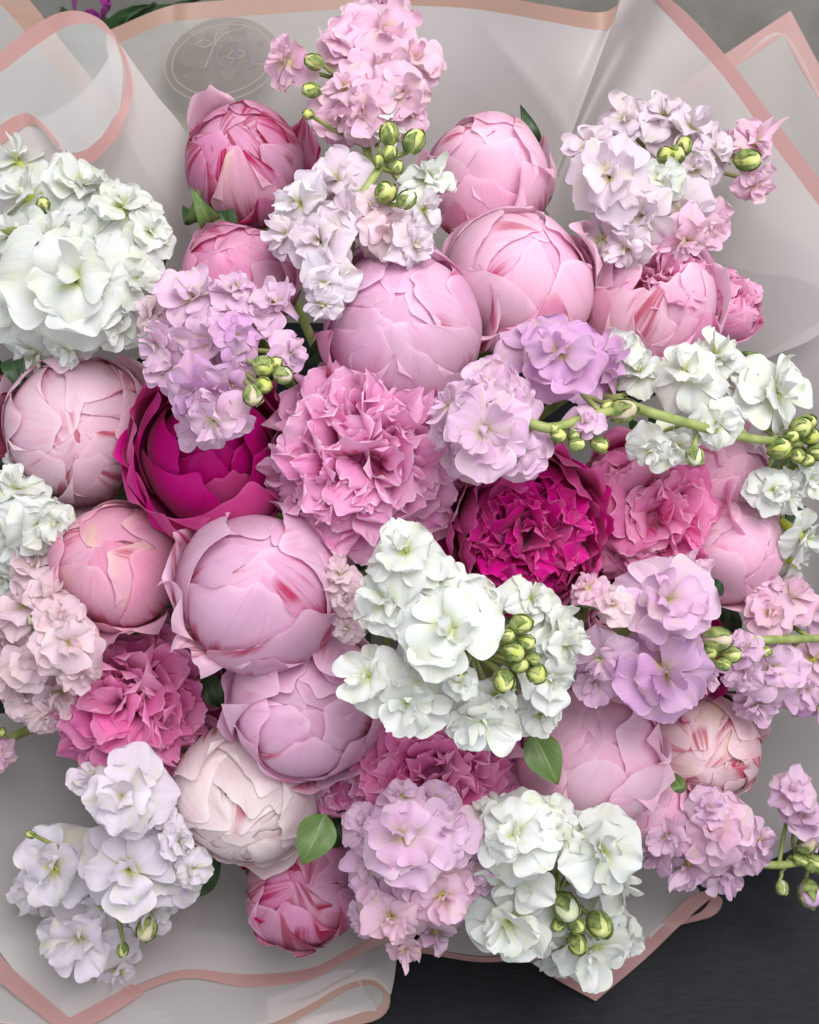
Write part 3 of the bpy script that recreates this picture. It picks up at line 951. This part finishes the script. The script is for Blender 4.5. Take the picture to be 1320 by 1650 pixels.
stock('lilac', 'lilac pink stock hanging below the bright frilled peony with one long pointed petal',
      [(655, 1350, 80, None, .008, (-.1, .4)), (598, 1402, 50), (588, 1332, 40), (722, 1342, 54), (632, 1472, 68, 'pink_lilac', .008, (-.1, -.2)), (712, 1440, 60, 'pink_lilac', .008, (.2, -.1)), (702, 1500, 44), (755, 1420, 44), (768, 1395, 40), (648, 1285, 40), (672, 1415, 54),
       (590, 1480, 34), (652, 1525, 34, 'pink_lilac', .0, (0, -1.1)), (705, 1292, 42)], dz=.035)
stock('white', 'lowest white stock with a round green bud above the pointed film corner',
      [(832, 1345, 74, None, .004, (-.2, .5)), (830, 1412, 66), (970, 1372, 72, None, .01, (.2, .1)), (930, 1350, 44), (822, 1480, 70, None, .006, (-.2, -.3)), (995, 1425, 50), (888, 1325, 46), (958, 1522, 66, None, .0, (.1, -.5)), (912, 1545, 46), (1005, 1510, 42), (868, 1502, 46), (782, 1362, 42),
       (800, 1310, 38)],
      [(912, 1462, 30, 'bud_white'), (966, 1490, 28, 'bud_yellow'), (930, 1520, 22), (928, 1490, 18), (900, 1490, 15)], dz=.035)
stock('lilac', 'lavender stock reaching out sideways over the black table',
      [(1150, 1335, 64, 'pink_lilac', .006), (1192, 1372, 52), (1108, 1392, 44), (1160, 1412, 38), (1078, 1342, 46), (1058, 1372, 40), (1140, 1300, 38), (1222, 1350, 34), (1280, 1275, 38, None, .0, (-.2, .9)), (1292, 1315, 40, None, .0, (.2, .7)), (1308, 1345, 30)],
      [(1300, 1362, 20, 'bud_cream', (.4, .6)), (1312, 1392, 20), (1260, 1430, 14, 'bud_cream', (0, -1)), (1305, 1440, 26, 'bud_lilac', (.1, -.8)), (1290, 1385, 14)],
      [(1110, 1370, -.04), (1180, 1385, .0), (1250, 1394, .006), (1315, 1385, .006)], dz=.012)
stock('pale_pink', 'small pale sprig of stock in the gap beside the large smooth mauve bud', [(548, 930, 34), (560, 965, 30), (560, 1010, 30)], dz=-.012)


# ------------------------------------------------------------------ wrapping film
def above_table(px, py, z):
    """the depth at which a point of a sheet rests on the table instead of passing through it"""
    a = (825 - py) * PXM
    cp, sp_ = math.cos(PITCH), math.sin(PITCH)
    zt = (0.003 - H - a * cp) / (sp_ - a * cp / D)
    d = z - zt
    return z if d > 0.012 else zt + 0.012 * math.exp((d - 0.012) / 0.04)


def sheet(rows, nu=40, nv=16, dent=0.0):
    """rows of (px, py, depth) control points -> smooth grid"""
    R1 = [crom([pt(p[0], p[1], above_table(*p)) for p in r], nu + 1) for r in rows]
    A = np.array(R1)
    P = np.stack([crom(A[:, i], nv + 1) for i in range(nu + 1)], 1)
    if dent:
        x, y = P[..., 0], P[..., 1]
        f = np.clip(np.linspace(0, 1, nv + 1) * 3, 0, 1)[:, None]
        q = x * 26 * math.cos(x[0, 0] * 40) + y * 26 * math.sin(x[0, 0] * 40 + 1)
        P[..., 2] += f * dent * (np.sin(23 * x + 17 * y + 2) * .6 + np.sin(-31 * x + 20 * y) * .5 + 1.4 * np.exp(-np.abs(np.sin(q)) * 9))
    return P


def wrap(label, films, bands, dent=0.0022):
    T = Thing('wrapping_sheet', BIND, label, 'wrapping', 'frosted film sheets around the bouquet')
    for mat, rows in films:
        T.grid('film', sheet(rows, 64, 30, dent), MAT[mat])
    for mat, rows in bands:
        T.grid('border', sheet(rows, 48, 3), MAT[mat])
    return T


INN = -.30
# back centre sheet carrying the sticker
wrap('upright frosted sheet behind the topmost stock carrying the oval sticker',
     [('film_clear', [[(172, 78, -.16), (268, 38, -.16), (340, 30, -.17), (640, 8, -.18)], [(220, 250, -.17), (320, 230, -.18), (420, 220, -.18), (640, 220, -.19)],
                      [(420, 520, -.24), (500, 520, -.24), (560, 520, -.24), (640, 520, -.24)]]),
      ('film', [[(640, 8, -.18), (760, 14, -.16), (880, 34, -.13), (960, 48, -.115), (986, 40, -.12)], [(640, 180, -.19), (740, 180, -.175), (830, 180, -.15), (900, 180, -.13), (938, 170, -.128)],
                [(640, 520, -.24), (700, 520, -.24), (760, 500, -.22), (820, 450, -.2), (860, 380, -.17)]])],
     [('band_peach', [[(172, 50, -.16), (268, 11, -.16), (340, 2, -.17), (640, -22, -.18)], [(172, 78, -.16), (268, 38, -.16), (340, 30, -.17), (640, 8, -.18)]]),
      ('band_peach', [[(640, -16, -.18), (760, -12, -.16), (880, 8, -.13), (960, 20, -.115), (992, 10, -.12), (1004, -14, -.13)], [(640, 8, -.18), (760, 14, -.16), (880, 34, -.13), (960, 48, -.115), (986, 40, -.12), (1000, 0, -.13)]])])
# top right sheet with diagonal band and creases
wrap('frosted sheet with a shiny diagonal rose band and a bright crease',
     [('film', [[(1000, -6, -.13), (1050, -6, -.12), (1092, 42, -.115), (1165, 122, -.11), (1240, 225, -.105), (1345, 365, -.10)],
                [(975, 60, -.135), (1005, 75, -.155), (1040, 110, -.125), (1110, 210, -.13), (1180, 320, -.125), (1335, 520, -.11)],
                [(930, 190, -.15), (945, 190, -.17), (975, 230, -.14), (1030, 330, -.15), (1100, 420, -.16), (1230, 580, -.14)],
                [(870, 330, -.17), (880, 340, -.18), (900, 380, -.18), (940, 450, -.19), (1000, 520, -.2), (1100, 640, -.2)]])],
     [('band_dark', [[(1020, -30, -.12), (1090, 6, -.112), (1168, 88, -.108), (1245, 188, -.103), (1345, 320, -.098)],
                     [(1046, -10, -.12), (1092, 42, -.115), (1165, 122, -.11), (1240, 225, -.105), (1345, 365, -.10)]])])
# far right corner
wrap('far pointed corner of frosted sheet rising above the diagonal band',
     [('film_clear', [[(1090, 178, -.17), (1180, 112, -.165), (1262, 55, -.16), (1345, 205, -.16)], [(1120, 280, -.18), (1200, 260, -.175), (1280, 250, -.17), (1345, 330, -.165)],
                      [(1150, 420, -.19), (1220, 440, -.19), (1290, 450, -.18), (1345, 480, -.17)]])],
     [('band', [[(1075, 152, -.17), (1170, 86, -.165), (1274, 17, -.16)], [(1090, 178, -.17), (1180, 112, -.165), (1262, 55, -.16)]]),
      ('band', [[(1274, 17, -.16), (1310, 85, -.16), (1350, 160, -.16)], [(1262, 55, -.16), (1300, 125, -.16), (1345, 205, -.16)]])])
# top left curled sheet
topA = [(-40, 112, -.09), (0, 83, -.09), (70, 32, -.09), (118, 17, -.09), (160, 30, -.092), (188, 60, -.095)]
topB = [(-40, 148, -.09), (0, 118, -.09), (60, 72, -.09), (110, 42, -.09), (152, 40, -.092), (186, 64, -.095)]
rgtA = [(188, 60, -.095), (206, 100, -.09), (214, 145, -.085), (204, 188, -.08), (180, 232, -.08), (140, 266, -.085), (106, 250, -.09)]
rgtB = [(186, 64, -.095), (199, 100, -.09), (203, 130, -.085), (194, 172, -.08), (168, 215, -.08), (136, 242, -.085), (104, 249, -.09)]
lowA = [(106, 250, -.09), (92, 226, -.092), (70, 200, -.095), (46, 183, -.1), (24, 187, -.1), (-10, 208, -.1)]
lowB = [(104, 249, -.09), (82, 222, -.092), (64, 203, -.095), (46, 201, -.1), (28, 212, -.1), (0, 234, -.1)]
mid_in = [(-40, 230, -.1), (0, 214, -.1), (46, 190, -.1), (100, 242, -.09), (150, 235, -.083), (190, 180, -.08)]
wrap('curled frosted sheet with a looping rose edge above the big white stock',
     [('film_loop', [topB, [(-40, 180, -.095), (0, 150, -.095), (60, 120, -.095), (120, 110, -.09), (170, 110, -.09), (198, 110, -.09)],
                [(-40, 205, -.1), (0, 190, -.1), (46, 175, -.1), (90, 200, -.095), (140, 220, -.085), (194, 172, -.08)],
                mid_in]),
      ('film', [[(-40, 225, -.101), (30, 200, -.101), (90, 180, -.1), (150, 130, -.1), (190, 66, -.098)], [(-40, 330, -.11), (40, 320, -.11), (120, 300, -.11), (200, 240, -.105), (250, 150, -.1)],
                [(-40, 520, -.15), (60, 520, -.15), (160, 480, -.14), (250, 380, -.12), (303, 222, -.105)], [(60, 640, -.22), (140, 620, -.22), (220, 580, -.2), (300, 500, -.17), (330, 330, -.15)]])],
     [('band', [topA, topB]), ('band', [rgtA, rgtB]), ('band', [lowA, lowB])], 0.0)
# flat sheet behind it, its peach edge showing through
wrap('flat frosted sheet in the top corner, its peach edge showing through the curl',
     [('film_clear', [[(-40, -20, -.15), (8, 14, -.15), (90, 112, -.15), (190, 230, -.15)], [(-40, 120, -.16), (0, 150, -.16), (60, 220, -.16), (150, 330, -.16)], [(-40, 330, -.18), (0, 350, -.18), (60, 400, -.18), (150, 480, -.18)]])],
     [('band_peach', [[(-20, -52, -.15), (40, -8, -.15), (112, 82, -.15), (212, 205, -.15)], [(-40, -20, -.15), (8, 14, -.15), (90, 112, -.15), (190, 230, -.15)]])])
# right hand side
wrap('broad bluish grey sheet behind the cream and crimson bud, edge over the table',
     [('film', [[(1345, 505, -.13), (1352, 700, -.13), (1350, 900, -.13), (1348, 1100, -.13), (1345, 1255, -.13), (1310, 1345, -.15), (1180, 1415, -.165)],
                [(1215, 578, -.16), (1260, 720, -.165), (1270, 900, -.165), (1260, 1080, -.165), (1235, 1220, -.165), (1180, 1310, -.175), (1100, 1390, -.18)],
                [(1050, 640, -.21), (1080, 760, -.21), (1080, 900, -.21), (1070, 1050, -.21), (1050, 1160, -.21), (1000, 1240, -.21), (940, 1300, -.21)],
                [(760, 780, INN), (780, 800, INN), (780, 830, INN), (780, 870, INN), (770, 900, INN), (750, 920, INN), (730, 930, INN)]])],
     [('band', [[(1362, 1210, -.125), (1352, 1290, -.135), (1318, 1370, -.15)], [(1345, 1230, -.13), (1322, 1290, -.14), (1300, 1350, -.15)]])])
# bottom right with pointed corner
wrap('pointed frosted corner with a rose edge on the table below the lowest white stock',
     [('film', [[(672, 1524, -.16), (770, 1540, -.165), (858, 1540, -.168), (962, 1582, -.168), (1070, 1490, -.165), (1128, 1436, -.158)],
                [(690, 1450, -.17), (780, 1455, -.175), (860, 1455, -.18), (950, 1470, -.18), (1030, 1430, -.178), (1100, 1395, -.175)],
                [(700, 1300, -.2), (770, 1300, -.2), (830, 1300, -.2), (890, 1290, -.2), (950, 1280, -.2), (1010, 1260, -.2)],
                [(690, 930, INN), (700, 930, INN), (710, 930, INN), (720, 930, INN), (730, 920, INN), (740, 910, INN)]])],
     [('band', [[(672, 1534, -.16), (770, 1550, -.165), (848, 1546, -.168)], [(672, 1524, -.16), (770, 1541, -.165), (858, 1538, -.168)]]),
      ('band', [[(848, 1546, -.168), (900, 1580, -.168), (960, 1613, -.168)], [(858, 1540, -.168), (905, 1562, -.168), (962, 1582, -.168)]]),
      ('band', [[(960, 1613, -.168), (1040, 1545, -.166), (1095, 1492, -.163), (1140, 1452, -.15), (1158, 1444, -.145), (1164, 1456, -.15), (1148, 1476, -.16), (1098, 1490, -.168)],
                [(962, 1582, -.168), (1030, 1522, -.166), (1070, 1484, -.163), (1112, 1446, -.15), (1138, 1436, -.142), (1146, 1448, -.155), (1128, 1470, -.166), (1092, 1484, -.17)]])])
# bottom left, folded
wrap('wide frosted sheet under the pale lilac white stock with folded wavy rose edges',
     [('film', [[(-40, 1150, -.13), (-42, 1300, -.13), (-40, 1450, -.13), (20, 1560, -.125), (112, 1640, -.12), (212, 1590, -.13), (300, 1562, -.135), (400, 1570, -.14), (500, 1560, -.14), (560, 1530, -.14), (612, 1506, -.14)],
                [(20, 1150, -.16), (30, 1250, -.16), (60, 1350, -.16), (100, 1440, -.155), (160, 1500, -.15), (230, 1500, -.15), (310, 1490, -.155), (400, 1490, -.16), (480, 1480, -.165), (550, 1470, -.165), (640, 1450, -.165)],
                [(200, 1150, -.2), (220, 1200, -.2), (250, 1250, -.2), (290, 1300, -.2), (340, 1330, -.2), (390, 1340, -.2), (430, 1340, -.2), (480, 1330, -.2), (520, 1320, -.2), (560, 1310, -.2), (620, 1300, -.2)],
                [(560, 930, INN), (570, 935, INN), (580, 940, INN), (590, 940, INN), (600, 940, INN), (610, 940, INN), (620, 940, INN), (630, 940, INN), (640, 940, INN), (650, 940, INN), (660, 940, INN)]])],
     [('band', [[(-40, 1545, -.128), (20, 1600, -.122), (108, 1668, -.118)], [(-40, 1490, -.13), (20, 1560, -.125), (112, 1640, -.12)]]),
      ('band', [[(108, 1668, -.118), (170, 1640, -.123), (232, 1600, -.13)], [(112, 1640, -.12), (165, 1612, -.124), (212, 1585, -.13)]]),
      ('band', [[(212, 1604, -.13), (300, 1576, -.135), (400, 1590, -.14), (500, 1578, -.14), (560, 1548, -.14), (618, 1520, -.14), (640, 1516, -.14)],
                [(212, 1590, -.13), (300, 1562, -.135), (400, 1570, -.14), (500, 1560, -.14), (560, 1530, -.14), (612, 1506, -.14), (640, 1504, -.14)]])])
wrap('lower folded sheet whose peach edge rolls back on itself beside the black table',
     [('film', [[(-60, 1500, -.17), (150, 1520, -.17), (300, 1500, -.17), (400, 1510, -.17), (500, 1500, -.17), (560, 1480, -.17), (615, 1460, -.17), (640, 1450, -.17)],
                [(-60, 1600, -.15), (150, 1618, -.145), (300, 1592, -.148), (400, 1602, -.15), (500, 1590, -.15), (560, 1560, -.15), (615, 1532, -.15), (640, 1528, -.15)],
                [(-60, 1625, -.145), (150, 1640, -.14), (300, 1630, -.142), (400, 1630, -.143), (490, 1610, -.14), (550, 1580, -.14), (600, 1562, -.14), (636, 1572, -.145)],
                [(-60, 1640, -.14), (150, 1665, -.138), (300, 1662, -.14), (420, 1652, -.14), (490, 1622, -.138), (555, 1586, -.138), (600, 1578, -.14), (630, 1602, -.145)]]),
      ('film', [[(440, 1700, -.17), (520, 1660, -.168), (600, 1645, -.165), (628, 1610, -.16)], [(430, 1610, -.168), (490, 1585, -.165), (550, 1560, -.16), (600, 1560, -.155)]])],
     [('band', [[(196, 1590, -.165), (250, 1530, -.17), (300, 1455, -.175)], [(226, 1600, -.165), (282, 1535, -.17), (330, 1465, -.175)]]),
      ('band_peach', [[(-60, 1662, -.138), (150, 1690, -.135), (300, 1690, -.137), (420, 1668, -.138), (495, 1634, -.136), (558, 1596, -.136), (600, 1588, -.138), (618, 1604, -.142), (600, 1626, -.15), (480, 1638, -.16)],
                      [(-60, 1634, -.14), (150, 1665, -.138), (300, 1662, -.14), (420, 1648, -.14), (490, 1614, -.138), (555, 1580, -.138), (604, 1576, -.14), (629, 1602, -.145), (606, 1644, -.155), (480, 1664, -.165)]])])


# ------------------------------------------------------------------ oval sticker on the back sheet
def sticker():
    z = -.148
    ctr = np.array([358, 96])
    T = Thing('sticker', pt(*ctr, z), 'clear oval sticker with a faint monogram and spots on the upright film', 'sticker')
    ca, sa = math.cos(R_(-14)), math.sin(R_(-14))

    def S(x, y, dz=0.0):
        return pt(ctr[0] + x * ca - y * sa, ctr[1] + x * sa + y * ca, z + dz)

    def disc(name, x, y, rx, ry, mat, dz):
        an = np.linspace(0, 2 * np.pi, 41)
        wob = 1 + .03 * np.sin(3 * an + x)
        P = np.array([[S(x + rx * q * math.cos(a) * w, y + ry * q * math.sin(a) * w, dz) for a, w in zip(an, wob)] for q in (0.02, .5, 1.0)])
        T.grid(name, P, MAT[mat])

    def line(name, pts, wd, mat, dz):
        p = crom([np.array([*q, 0.0]) for q in pts], 24)[:, :2]
        tg = np.gradient(p, axis=0)
        nn = np.stack([-tg[:, 1], tg[:, 0]], 1) / (np.linalg.norm(tg, axis=1)[:, None] + 1e-9)
        P = np.array([[S(*(p[i] + nn[i] * s * wd), dz) for s in (-1, 1)] for i in range(len(p))])
        T.grid(name, P, MAT[mat])

    def ring(rx, ry, wd, dz):
        an = np.linspace(0, 2 * np.pi, 65)
        P = np.array([[S((rx + s * wd) * math.cos(a), (ry + s * wd) * math.sin(a), dz) for s in (-1, 1)] for a in an])
        T.grid('ring', P, MAT['decal_line'])

    disc('backing', 0, 0, 95, 66, 'decal', 0)
    ring(94, 66, .9, .0006)
    ring(82, 55, 1.0, .0006)
    for x, y, r in ((-52, -14, 15), (-32, 2, 7), (-46, -40, 14), (36, -42, 14), (4, 24, 13), (60, 30, 9), (-12, -40, 8), (30, 8, 8), (-62, 12, 5), (66, -10, 6), (-30, 34, 6), (34, 42, 6)):
        disc('spot', x, y, r, r * .95, 'decal_spot', .0004)
    L = 'decal_letter'
    line('letter', [(28, -22), (12, -24), (-4, -14), (-8, 2), (4, 12), (18, 6), (24, -10), (28, -22), (26, 0), (20, 26)], 2.2, L, .0009)
    line('letter', [(44, -34), (46, -10), (46, 22)], 3.2, L, .0009)
    line('letter', [(34, -34), (46, -36), (56, -34)], 1.2, L, .0009)
    line('letter', [(36, 22), (46, 22), (56, 21)], 1.2, L, .0009)
    line('letter', [(-24, -18), (-20, 0), (-22, 26)], 2.2, L, .0009)
    line('sprig', [(-30, 6), (-12, -18), (2, -44)], 1.2, 'decal_line', .0007)
    line('sprig', [(-12, -20), (10, -38), (50, -42)], .9, 'decal_line', .0007)
    line('leaf_outline', [(-36, -34), (-22, -38), (-10, -30), (-22, -26), (-36, -34)], .9, 'decal_line', .0007)
    line('leaf_outline', [(8, -2), (24, -10), (38, -2), (24, 4), (8, -2)], .9, 'decal_line', .0007)


sticker()


# ------------------------------------------------------------------ dark plant far behind, top corner
def back_plant():
    base = pt(150, 20, -.34)
    bw = W(base)
    T = Thing('potted_plant', base, 'blurred dark leafy plant with a magenta bloom behind the film', 'plant')
    T.o.location = (bw[0], bw[1], 0.0)
    T.base = np.array([bw[0], bw[1], 0.0])
    pm = simple_mat('black_pot', '101010', '181818', 40, .5, .1)
    an = np.linspace(0, 2 * np.pi, 25)
    prof = [(0.0, .002), (.055, .002), (.075, .13), (.08, .13), (.08, .142), (.07, .142), (.066, .125), (0, .12)]
    L = np.array([[(r * math.cos(a), r * math.sin(a), h) for a in an] for r, h in prof])
    me = make_mesh('pot', L.reshape(-1, 3), grid_faces(24, len(prof) - 1), None, pm)
    link('pot', me, T.o)
    top = np.array([0, 0, bw[2] - .06])
    st = tube([(0, 0, .1), (0, .004, .15), top + (0, 0, .03)], [.006, .005, .004])
    link('stem', make_mesh('stem', st.reshape(-1, 3), grid_faces(8, 2), None, MAT['stem']), T.o)
    for i in range(110):
        dirv = norm(rng.normal(0, 1, 3) * np.array([1, 1, .5]) + np.array([0, 0, .55]))
        ln = uni(.05, .14)
        s = norm(np.cross(dirv, rng.normal(0, 1, 3)))
        n = np.cross(dirv, s)
        U, V = np.meshgrid(np.linspace(-1, 1, 5), np.linspace(0, 1, 7))
        w = .018 * np.sin(np.pi * V ** .7)
        P = top + (V * ln)[..., None] * dirv + (w * U)[..., None] * s - (.05 * V * V)[..., None] * np.array([0, 0, 1.0]) + (.004 * np.abs(U))[..., None] * n
        uvx, uvy = np.meshgrid(np.linspace(0, 1, 5), np.linspace(0, 1, 7))
        me = make_mesh('leaf', P.reshape(-1, 3), grid_faces(4, 6), np.stack([uvx, uvy], -1).reshape(-1, 2), MAT['leaf_dark'])
        link('leaf', me, T.o)
    c = pt(146, 4, -.30)
    fr = frame((0.2, -.1, 1))
    mm = petal_mat('purple_petal', '8d2a80', 'b055a5', 'c070b5')
    for i in range(9):
        P = cup_petal(c, fr, rr(30, -.30), R_(20 + i * 4), R_(45), R_(42), i * 2.4, .15, .03, .04, 4, 1, 8, 8)
        T.grid('petal', P, mm)


back_plant()
